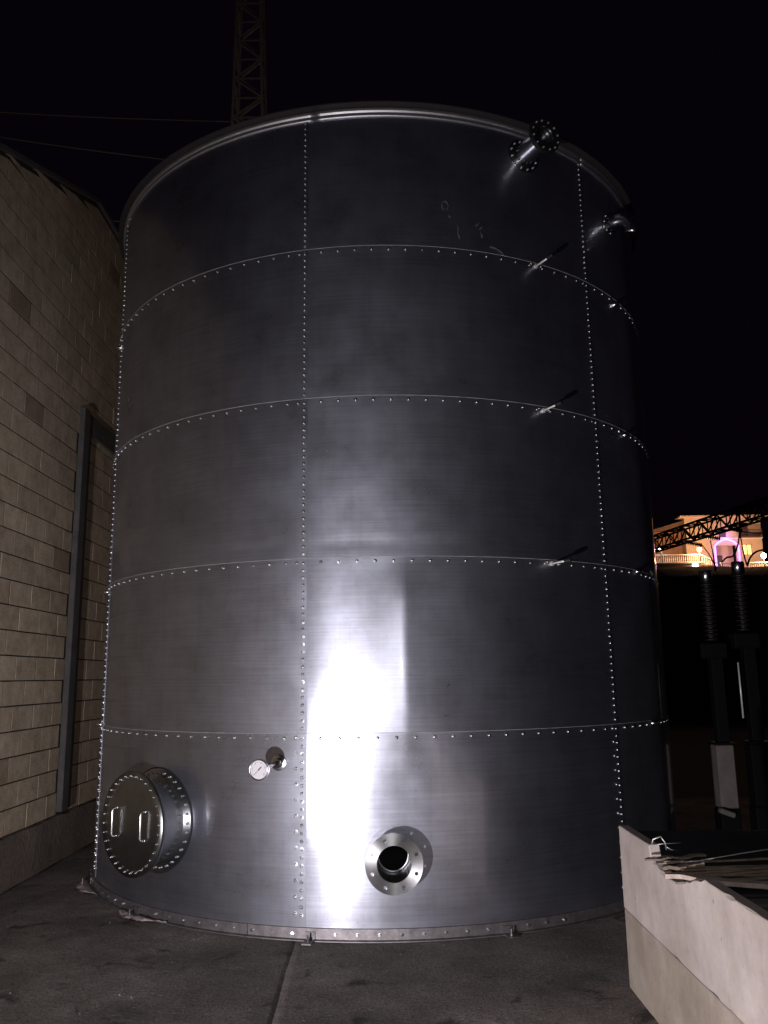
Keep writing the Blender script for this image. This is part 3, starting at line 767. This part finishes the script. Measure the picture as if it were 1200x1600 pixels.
# ------------------------------------------------------------------ lattice tower behind the tank
def lattice(mb, C0, C1, w0, w1, nb, r, side=('x', 'y')):
    """four-legged lattice between two centres; w = width; nb bays"""
    C0, C1 = Vector(C0), Vector(C1); ax = (C1-C0).normalized()
    u = ax.cross(Vector((0,1,0))).normalized() if abs(ax.z) > .5 else Vector((0,0,1)); v = ax.cross(u).normalized()
    cor = [(-1,-1),(1,-1),(1,1),(-1,1)]
    P = lambda k, t: C0+(C1-C0)*t+(u*cor[k][0]+v*cor[k][1])*((w0+(w1-w0)*t)/2)
    for k in range(4): mb.tube([P(k, 0), P(k, 1)], r*1.5, 4, smooth=False)
    for b in range(nb):
        t0, t1 = b/nb, (b+1)/nb
        for k in range(4):
            k2 = (k+1) % 4
            mb.tube([P(k, t1), P(k2, t1)], r*.8, 4, smooth=False)
            A, B = (P(k, t0), P(k2, t1)) if (b+k) % 2 else (P(k2, t0), P(k, t1))
            mb.tube([A, B], r, 4, smooth=False)
    return mb
tw = empty('lattice_tower', (-5.4, 30.6, -.1)); tag(tw, 'tall steel lattice tower rising behind the tank rim', 'lattice tower')
def kt(o, par, loc): o.parent = par; o.matrix_parent_inverse = Matrix.Translation(-Vector(loc)); return o
m_ = lattice(MB(), (-5.36, 30.7, 20), (-5.52, 30.7, 34), 1.42, .85, 15, .045)
kt(m_.build('upper_truss', M_lattice), tw, (-5.4, 30.6, -.1))
m_ = lattice(MB(), (-5.13, 30.7, 0), (-5.36, 30.7, 20), 2.4, 1.42, 12, .06)
kt(m_.build('lower_truss', M_lattice), tw, (-5.4, 30.6, -.1))
# added unseen fill lamp that lights the tower from behind the block building
L = bpy.data.lights.new('tower_fill_light', 'POINT'); L.energy = 110; L.color = (1.0, .86, .72); L.shadow_soft_size = .2
lo = bpy.data.objects.new('tower_fill_light', L); COL.objects.link(lo); lo.location = (-12.5, 21, 15)
# overhead cables
cabs = [((-30,30,27.1), (-6.05,30.2,24.57), 'topmost overhead cable running from the left into the lattice tower'),
        ((-30,30,27.3), (-4.9,30.2,22.3), 'middle overhead cable sloping down behind the tank rim'),
        ((-30,31,22.6), (-4.9,31,20.4), 'lowest overhead cable just above the block building gable')]
for a, b_, lb in cabs:
    a, b_ = Vector(a), Vector(b_); m_ = MB()
    m_.tube([a.lerp(b_, i/20)-Vector((0,0,.5*math.sin(PI*i/20))) for i in range(21)], .03, 5)
    tag(m_.build('overhead_cable', M_lattice), lb, 'cable', 'overhead cables')

# ------------------------------------------------------------------ ground beyond: bank up to the house
vs = []; fs = []; nx, ny = 60, 40
def hz(x, y):
    h = 12.6*smooth(y, 30, 84)
    return -.13+h*smooth(x, -30, 6)*.98+(.35*noise.noise((x*.2, y*.2, 0)) if 32 < y < 84 else 0)
for j in range(ny+1):
    for i in range(nx+1):
        x = -60+220*i/nx; y = 24+176*(j/ny)**1.3; vs.append((x, y, hz(x, y)-.05))
for j in range(ny):
    for i in range(nx): q = j*(nx+1)+i; fs.append((q, q+1, q+nx+2, q+nx+1))
m_ = MB(); m_.add(vs, fs, True); tag(m_.build('hillside', M_hill), kind='structure')

# ------------------------------------------------------------------ villa on the hill
HX, HY, HZ = 35.25, 95.0, 13.0
PXM = 13.35
def hx(px): return HX+(px-1075)/PXM
def hzz(py): return 13.75+(888-py)/13.26
vil = empty('villa', (HX, HY, HZ)); tag(vil, 'cream two storey villa with a purple lit arch on the hill', 'house')
def kv(o): return kt(o, vil, (HX, HY, HZ))
z0, zm, z1 = 13.0, hzz(842), hzz(809)
m_ = MB(); xr = hx(1194)
# facade with real openings: build from strips
ops = [(hx(1121), hx(1153), z0, hzz(853)), (hx(1163), hx(1177), hzz(868), hzz(852)), (hx(1160), hx(1175), hzz(840), hzz(817)), (hx(1127), hx(1139), hzz(840), hzz(826))]
xs = sorted(set([HX, xr]+[q for o in ops for q in o[:2]])); zs = sorted(set([z0, z1]+[q for o in ops for q in o[2:]]))
for i in range(len(xs)-1):
    for j in range(len(zs)-1):
        cx, cz = (xs[i]+xs[i+1])/2, (zs[j]+zs[j+1])/2
        if any(o[0] < cx < o[1] and o[2] < cz < o[3] for o in ops): continue
        m_.box((cx, HY+.15, cz), (xs[i+1]-xs[i], .3, zs[j+1]-zs[j]))
m_.box(((HX+xr)/2, HY+11, (z0+z1)/2), (xr-HX, .3, z1-z0)); m_.box((HX+.14, HY+5.6, (z0+z1)/2), (.28, 10.6, z1-z0)); m_.box((xr-.14, HY+5.6, (z0+z1)/2), (.28, 10.6, z1-z0))
kv(m_.build('wall', M_wallh))
m_ = MB(); m_.box(((HX+xr)/2, HY-.05, zm), (xr-HX+.1, .16, .14)); kv(m_.build('floor_band', M_white))
# roof: eaves slab and hip
m_ = MB(); e = .7; xc0, xc1 = HX-e, xr+e
m_.box(((xc0+xc1)/2, HY+5.5, z1+.07), (xc1-xc0, 11+2*e, .16)); kv(m_.build('eaves', M_wallh))
m_ = MB(); zt = z1+.16
m_.add([(xc0,HY-e,zt),(xc1,HY-e,zt),(xc1,HY+11+e,zt),(xc0,HY+11+e,zt),(xc0+4,HY+5.5,zt+.9),(xc1-4,HY+5.5,zt+.9)], [(0,1,5,4),(1,2,5),(2,3,4,5),(3,0,4),(0,1,2,3)])
kv(m_.build('roof', M_roof))
# lower left wing, its shade put into the dark brick colour
m_ = MB(); m_.box((hx(1052), HY+4.5, (z0+hzz(828))/2), (hx(1074)-hx(1030), 7, hzz(828)-z0)); kv(m_.build('wing', M_brickh))
m_ = MB(); x0, x1 = hx(1026), hx(1076); zz = hzz(828)
m_.add([(x0,HY+.3,zz),(x1,HY+.3,zz),(x1,HY+8.6,zz),(x0,HY+8.6,zz),(x0,HY+.3,zz+.12),(x1,HY+.3,zz+1.2),(x1,HY+8.6,zz+1.2),(x0,HY+8.6,zz+.12)], [(0,1,2,3),(4,5,6,7),(0,1,5,4),(1,2,6,5),(2,3,7,6),(3,0,4,7)])
kv(m_.build('wing_roof', M_roof))
# door recess, windows, shutters
m_ = MB(); m_.box(((ops[0][0]+ops[0][1])/2, HY+1.6, (z0+hzz(850))/2), (ops[0][1]-ops[0][0]+.4, .1, hzz(850)-z0+.4)); kv(m_.build('porch_wall', M_wallh))
m_ = MB(); m_.box((hx(1131), HY+1.5, z0+1.2), (1.0, .08, 2.4)); kv(m_.build('door', M_shut))
m_ = MB(); m_.box(((ops[1][0]+ops[1][1])/2, HY+.2, (ops[1][2]+ops[1][3])/2), (ops[1][1]-ops[1][0], .04, ops[1][3]-ops[1][2]))
kv(m_.build('window', mat('lit_window', (.1,.08,.05), .3, 0, (1.0,.62,.16), 2.6)))
m_ = MB()
for q in (0, .5, 1): m_.box((ops[1][0]+(ops[1][1]-ops[1][0])*q, HY+.12, (ops[1][2]+ops[1][3])/2), (.07, .08, ops[1][3]-ops[1][2]))
for q in (0, 1): m_.box(((ops[1][0]+ops[1][1])/2, HY+.11, ops[1][2]+(ops[1][3]-ops[1][2])*q), (ops[1][1]-ops[1][0]+.1, .1, .08))
kv(m_.build('window_frame', M_shut))
for o in ops[2:]:
    m_ = MB()
    n = 9
    for k in range(n): m_.box(((o[0]+o[1])/2, HY+.2, o[2]+(o[3]-o[2])*(k+.5)/n), (o[1]-o[0], .05, (o[3]-o[2])/n*.8))
    kv(m_.build('shutter', M_shut))
# small balcony with railing and planter box
m_ = MB()
bx0, bx1 = hx(1158), hx(1191)
for k in range(26): m_.box((bx0+(bx1-bx0)*k/25, HY-.75, hzz(838)+.2), (.03, .03, .75))
m_.box(((bx0+bx1)/2, HY-.75, hzz(838)+.6), (bx1-bx0, .06, .05)); m_.box(((bx0+bx1)/2, HY-.4, hzz(838)-.24), (bx1-bx0, .8, .12)); kv(m_.build('balcony', M_shut))
# purple light strip: arch
m_ = MB(); ax0, ax1, zb, zsp, zt_ = hx(1119), hx(1156), z0+.35, hzz(854), hzz(844)
pts = [(ax0, HY-.09, zb), (ax0, HY-.09, zsp)]+[(ax0+(ax1-ax0)*t/12, HY-.09, zsp+(zt_-zsp)*math.sin(PI*t/12)**.8) for t in range(1, 12)]+[(ax1, HY-.09, zsp), (ax1, HY-.09, zb)]
m_.tube(pts, .10, 6); kv(m_.build('light_strip', mat('purple_led', (.3,.1,.5), .5, 0, (.46,.14,1.0), 5.5)))
# terrace slab, brick retaining face and balustrade
ter = empty('terrace', (HX, HY-4, HZ-2)); tag(ter, 'balustraded terrace with a brick face in front of the cream villa', 'terrace')
def kr(o): return kt(o, ter, (HX, HY-4, HZ-2))
TYF = HY-4.2; S2 = 13.35*95/(TYF); 
def tx(px): return (px-600+.0)*0+hx(px)*TYF/HY
def tz(py): return 1.943+(hzz(py)-1.943)*TYF/HY
zL, zR = tz(879), tz(893)
m_ = MB(); m_.box(((tx(1022)+tx(1118))/2, TYF+2.0, (zL-.55+zR)/2-.3), (tx(1118)-tx(1022), 4.0, .55+zL-zR)); kr(m_.build('brick_face', M_brickh))
m_ = MB(); m_.box(((tx(1022)+tx(1099))/2, TYF+1.9, zL-.03), (tx(1099)-tx(1022)+.1, 4.3, .1)); kr(m_.build('paving', M_white))
m_ = MB(); m_.box(((tx(1022)+tx(1215))/2, TYF+2.0, zR-1.6), (tx(1215)-tx(1022), 3.9, 3.0)); kr(m_.build('retaining_wall', M_hill))
def balus(pts, h=.78, step=.215):
    cap = MB()
    for (xa, za), (xb, zb_) in zip(pts[:-1], pts[1:]):
        n = max(1, int(abs(xb-xa)/step))
        for k in range(n):
            t = (k+.5)/n; x = xa+(xb-xa)*t; z = za+(zb_-za)*t
            b = MB(); b.lathe([(.045,0),(.045,.06),(.03,.10),(.065,.28),(.03,.5),(.045,h-.06),(.045,h)], 6, Matrix.Translation((x, TYF+.1, z))); kr(b.build('baluster', M_white))
        d = Vector((xb-xa, 0, zb_-za)); L = d.length; ang = math.atan2(d.z, d.x)
        cap.box(((xa+xb)/2, TYF+.1, (za+zb_)/2+h+.05), (L, .2, .10), Matrix.Rotation(-ang, 3, 'Y')); cap.box(((xa+xb)/2, TYF+.1, (za+zb_)/2-.0), (L, .2, .09), Matrix.Rotation(-ang, 3, 'Y'))
    kr(cap.build('rail', M_white))
balus([(tx(1024), zL+.06), (tx(1096), zL+.06)]); balus([(tx(1097), zL+.06), (tx(1121), zR+.1)]); balus([(tx(1126), zR+.06), (tx(1212), zR+.06)], .8)
M_warm = mat('warm_globe', (.9,.8,.6), .4, 0, (1.0,.62,.32), 70); M_cool = mat('cool_globe', (.9,.9,.9), .4, 0, (1.0,.93,.88), 40)
def globe(px, py, y, mt, r, e, lb, col, base, kind='globe lamp'):
    k = y/HY
    x = hx(px)*k; z = 1.943+(hzz(py)-1.943)*k
    t = empty('globe_lamp', (x, y, base)); tag(t, lb, 'lamp', 'lamps on the villa terrace')
    m_ = MB(); m_.lathe([(.0001,-r)]+[(r*math.cos(q), r*math.sin(q)) for q in [-1.2,-.8,-.4,0,.4,.8,1.2]]+[(.0001,r)], 12, Matrix.Translation((x, y, z))); kt(m_.build('globe', mt), t, (x, y, base))
    m_ = MB(); m_.tube([(x, y, base), (x, y, z-r)], .05, 8); kt(m_.build('post', M_shut), t, (x, y, base))
    L = bpy.data.lights.new('globe_light', 'POINT'); L.energy = e; L.color = col; L.shadow_soft_size = .3
    lo = bpy.data.objects.new('globe_light', L); COL.objects.link(lo); lo.location = (x, y-.45, z+.1)
globe(1036, 857, TYF, M_cool, .26, 60, 'bright white globe lamp leftmost on the terrace balustrade', (1,.9,.82), zL)
globe(1095, 859, TYF, M_warm, .22, 1500, 'warm globe lamp at the corner of the upper balustrade', (1,.53,.25), zL)
globe(1194, 870, TYF, M_warm, .28, 1400, 'warm globe lamp on the lower balustrade right of the arch', (1,.55,.27), zR)
m_ = MB(); m_.cbox((tx(1086), TYF-.08, tz(885)), (.62, .12, .46), .03)
wl_ = m_.build('wall_lamp', mat('bulkhead_glass', (.9,.8,.7), .4, 0, (1.0,.78,.66), 9)); 
wl_.location = (0,0,0); tag(wl_, 'square bulkhead lamp glowing on the brick face below the handrail', 'lamp')
for (x, z, e, col) in ((tx(1086), tz(885), 60, (1,.6,.4)), (hx(1137), z0+1.5, 110, (.5,.2,1.0)), (hx(1137), hzz(838), 60, (.5,.2,1.0))):
    L = bpy.data.lights.new('villa_light', 'POINT'); L.energy = e; L.color = col; L.shadow_soft_size = .2
    lo = bpy.data.objects.new('villa_light', L); COL.objects.link(lo); lo.location = (x, (TYF-.5) if e == 60 and col[2] < .5 else HY-.6, z)

# ------------------------------------------------------------------ substation gear
ga = empty('gantry_beam', (9, 23, 0)); tag(ga, 'slanting steel lattice beam crossing in front of the villa', 'gantry')
m_ = lattice(MB(), (8.2, 28.0, 5.95), (10.6, 16.8, 6.05), .42, .42, 26, .022)
kt(m_.build('truss', M_dark), ga, (9, 23, 0))
m_ = lattice(MB(), (8.2, 28.0, 0), (8.2, 28.0, 5.9), .5, .42, 12, .03); kt(m_.build('post', M_dark), ga, (9, 23, 0))
def at(px, py, Y):
    u, v = px-600, -(py-800); c, s = math.cos(ROLL), math.sin(ROLL)
    X = c*u+s*v; Yp = -s*u+c*v; r = Vector((X, FPX*math.cos(PITCH)-Yp*math.sin(PITCH), FPX*math.sin(PITCH)+Yp*math.cos(PITCH)))
    return Vector((0,0,EYE))+r*(Y/r.y)
# insulator strings hanging at an angle under the beam
for k, (a, b_, Y) in enumerate((((1072,847),(1097,852),24), ((1096,837),(1126,842),22), ((1138,825),(1160,830),21))):
    A, B = at(*a, Y), at(*b_, Y); d = (B-A); q = d.to_track_quat('Z', 'Y').to_matrix().to_4x4(); L = d.length
    pr = []
    for j in range(9): h = L*(j+.5)/9; pr += [(.018, h-L/30), (.062, h-L/60), (.062, h), (.018, h+L/50)]
    m_ = MB(); m_.lathe(pr, 10, Matrix.Translation(A) @ q)
    tag(m_.build('insulator_string', M_porc), ['dark ribbed insulator string nearest the tank, below the lattice beam', 'dark ribbed insulator string left of the purple arch, middle of three', 'dark ribbed insulator string right of the purple arch by the balcony'][k], 'insulator', 'insulator strings below the lattice beam')
wires = [([(1097,852,24),(1108,866,21),(1119,888,12.5)], 'thin cable from the leftmost insulator string down to the near post'),
         ([(1110,845,22),(1114,865,18),(1118,892,13)], 'near-vertical thin cable left of the purple arch'),
         ([(1154,796,20),(1156,830,18),(1162,865,15),(1168,884,12.5)], 'cable dropping from the beam right of the purple arch'),
         ([(1168,884,12.5),(1172,872,12.5),(1182,862,12.5),(1202,857,12.5)], 'cable curving up to the right over the lit window'),
         ([(1128,878,12.6),(1136,871,12.6),(1146,868,12.6),(1153,850,14),(1156,830,18)], 'cable looping between the near post tops across the arch'),
         ([(1159,830,21),(1180,833,20.5),(1205,832,20)], 'straight cable running right from the last insulator string')]
for pts, lb in wires:
    P = [at(*p) for p in pts]; m_ = MB(); Q = []
    for i in range(len(P)-1):
        for t in (0,.25,.5,.75):
            p_ = P[max(i-1,0)]; n_ = P[min(i+2, len(P)-1)]
            Q.append(.5*((2*P[i])+(P[i+1]-p_)*t+(2*p_-5*P[i]+4*P[i+1]-n_)*t*t+(3*P[i]-p_-3*P[i+1]+n_)*t**3))
    Q.append(P[-1]); m_.tube(Q, .014, 6); tag(m_.build('hanging_cable', M_dark), lb, 'cable', 'cables of the substation')
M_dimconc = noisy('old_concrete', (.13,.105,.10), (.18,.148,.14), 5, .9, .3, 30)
def breaker(px, py, y, lb, pale):
    top_ = at(px, py, y); x, ztop = top_.x, top_.z; q = .885
    t = empty('breaker_post', (x, y, -.1)); tag(t, lb, 'breaker post', 'switchgear posts of the substation')
    K = lambda o: kt(o, t, (x, y, -.1)); T_ = Matrix.Translation((x, y, 0))
    m_ = MB(); m_.lathe([(.0001,ztop),(.075,ztop),(.08,ztop-.01),(.08,ztop-.15),(.06,ztop-.16)], 24, T_); K(m_.build('metal_cap', M_bright))
    pr = []; h = ztop-.16
    for k in range(13): pr += [(.045, h), (.085, h-.025), (.085, h-.032), (.045, h-.045)]; h -= .058
    m_ = MB(); m_.lathe(pr, 16, T_, False); K(m_.build('insulator', M_porc))
    m_ = MB(); m_.cbox((x-.02, y, h-.11), (.33, .26, .20), .02); K(m_.build('mechanism_box', M_dark))
    m_ = MB(); m_.cbox((x+.02, y, (h-.2+1.08)/2), (.15, .15, h-.2-1.08), .012); K(m_.build('support_column', M_dark))
    m_ = MB(); m_.cbox((x+.02, y, 1.07), (.26, .26, .025), .004); K(m_.build('base_plate', M_dark))
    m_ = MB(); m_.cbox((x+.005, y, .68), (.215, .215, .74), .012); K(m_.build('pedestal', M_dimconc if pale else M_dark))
    m_ = MB(); m_.cbox((x+.005, y, .1), (.24, .24, .42), .02); K(m_.build('footing', M_dark))  # lower block given a darker colour than the pedestal
    return t
breaker(1102, 892, 10.6, 'switchgear post with a bright metal cap, nearer the tank, on a pale pedestal', True)
breaker(1152, 878, 10.7, 'taller switchgear post in front of the purple arch, right of the other', False)
# glint on the right hand post edge, built as a pale rod
A, B = at(1153, 1035, 10.4), at(1163, 1122, 10.4); m_ = MB(); m_.tube([A, Vector((A.x, A.y, B.z))], .011, 8); tag(m_.build('glint_rod', mat('pale_glint', (.85,.85,.83), .35, .3)), 'thin pale upright rod as the glint along the right hand switchgear post', 'rod')
# small pale stone at the foot of the pedestal
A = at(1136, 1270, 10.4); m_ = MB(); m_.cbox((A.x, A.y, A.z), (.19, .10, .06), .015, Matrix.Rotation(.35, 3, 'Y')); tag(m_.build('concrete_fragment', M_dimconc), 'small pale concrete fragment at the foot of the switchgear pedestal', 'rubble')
# ------------------------------------------------------------------ wear on the precast panels: pores, rust specks, form marks
for m in (M_panel, M_panel2):
    nd, l, b = nodes(m)
    src = b.inputs['Base Color'].links[0].from_socket
    g = N(nd, 'ShaderNodeNewGeometry')
    a1 = N(nd, 'ShaderNodeTexNoise', i_Scale=26, i_Detail=4, i_Roughness=.6); l.new(g.outputs['Position'], a1.inputs['Vector'])
    c1 = ramp(nd, [(.27, (.35, .30, .26)), (.33, (1, 1, 1))]); l.new(a1.outputs[0], c1.inputs[0])
    mp = N(nd, 'ShaderNodeMapping'); mp.inputs['Scale'].default_value = (3, 2.6, 1.9); l.new(g.outputs['Position'], mp.inputs[0])
    a2 = N(nd, 'ShaderNodeTexNoise', i_Scale=1, i_Detail=8, i_Roughness=.7, i_Distortion=.2); l.new(mp.outputs[0], a2.inputs['Vector'])
    c2 = ramp(nd, [(.35, (.80, .75, .69)), (.60, (1.03, 1.02, 1.0))]); l.new(a2.outputs[0], c2.inputs[0])
    x1 = N(nd, 'ShaderNodeMix', data_type='RGBA', blend_type='MULTIPLY'); x1.inputs[0].default_value = .6; l.new(src, x1.inputs[6]); l.new(c1.outputs[0], x1.inputs[7])
    x2 = N(nd, 'ShaderNodeMix', data_type='RGBA', blend_type='MULTIPLY'); x2.inputs[0].default_value = 1; l.new(x1.outputs[2], x2.inputs[6]); l.new(c2.outputs[0], x2.inputs[7])
    l.new(x2.outputs[2], b.inputs['Base Color'])
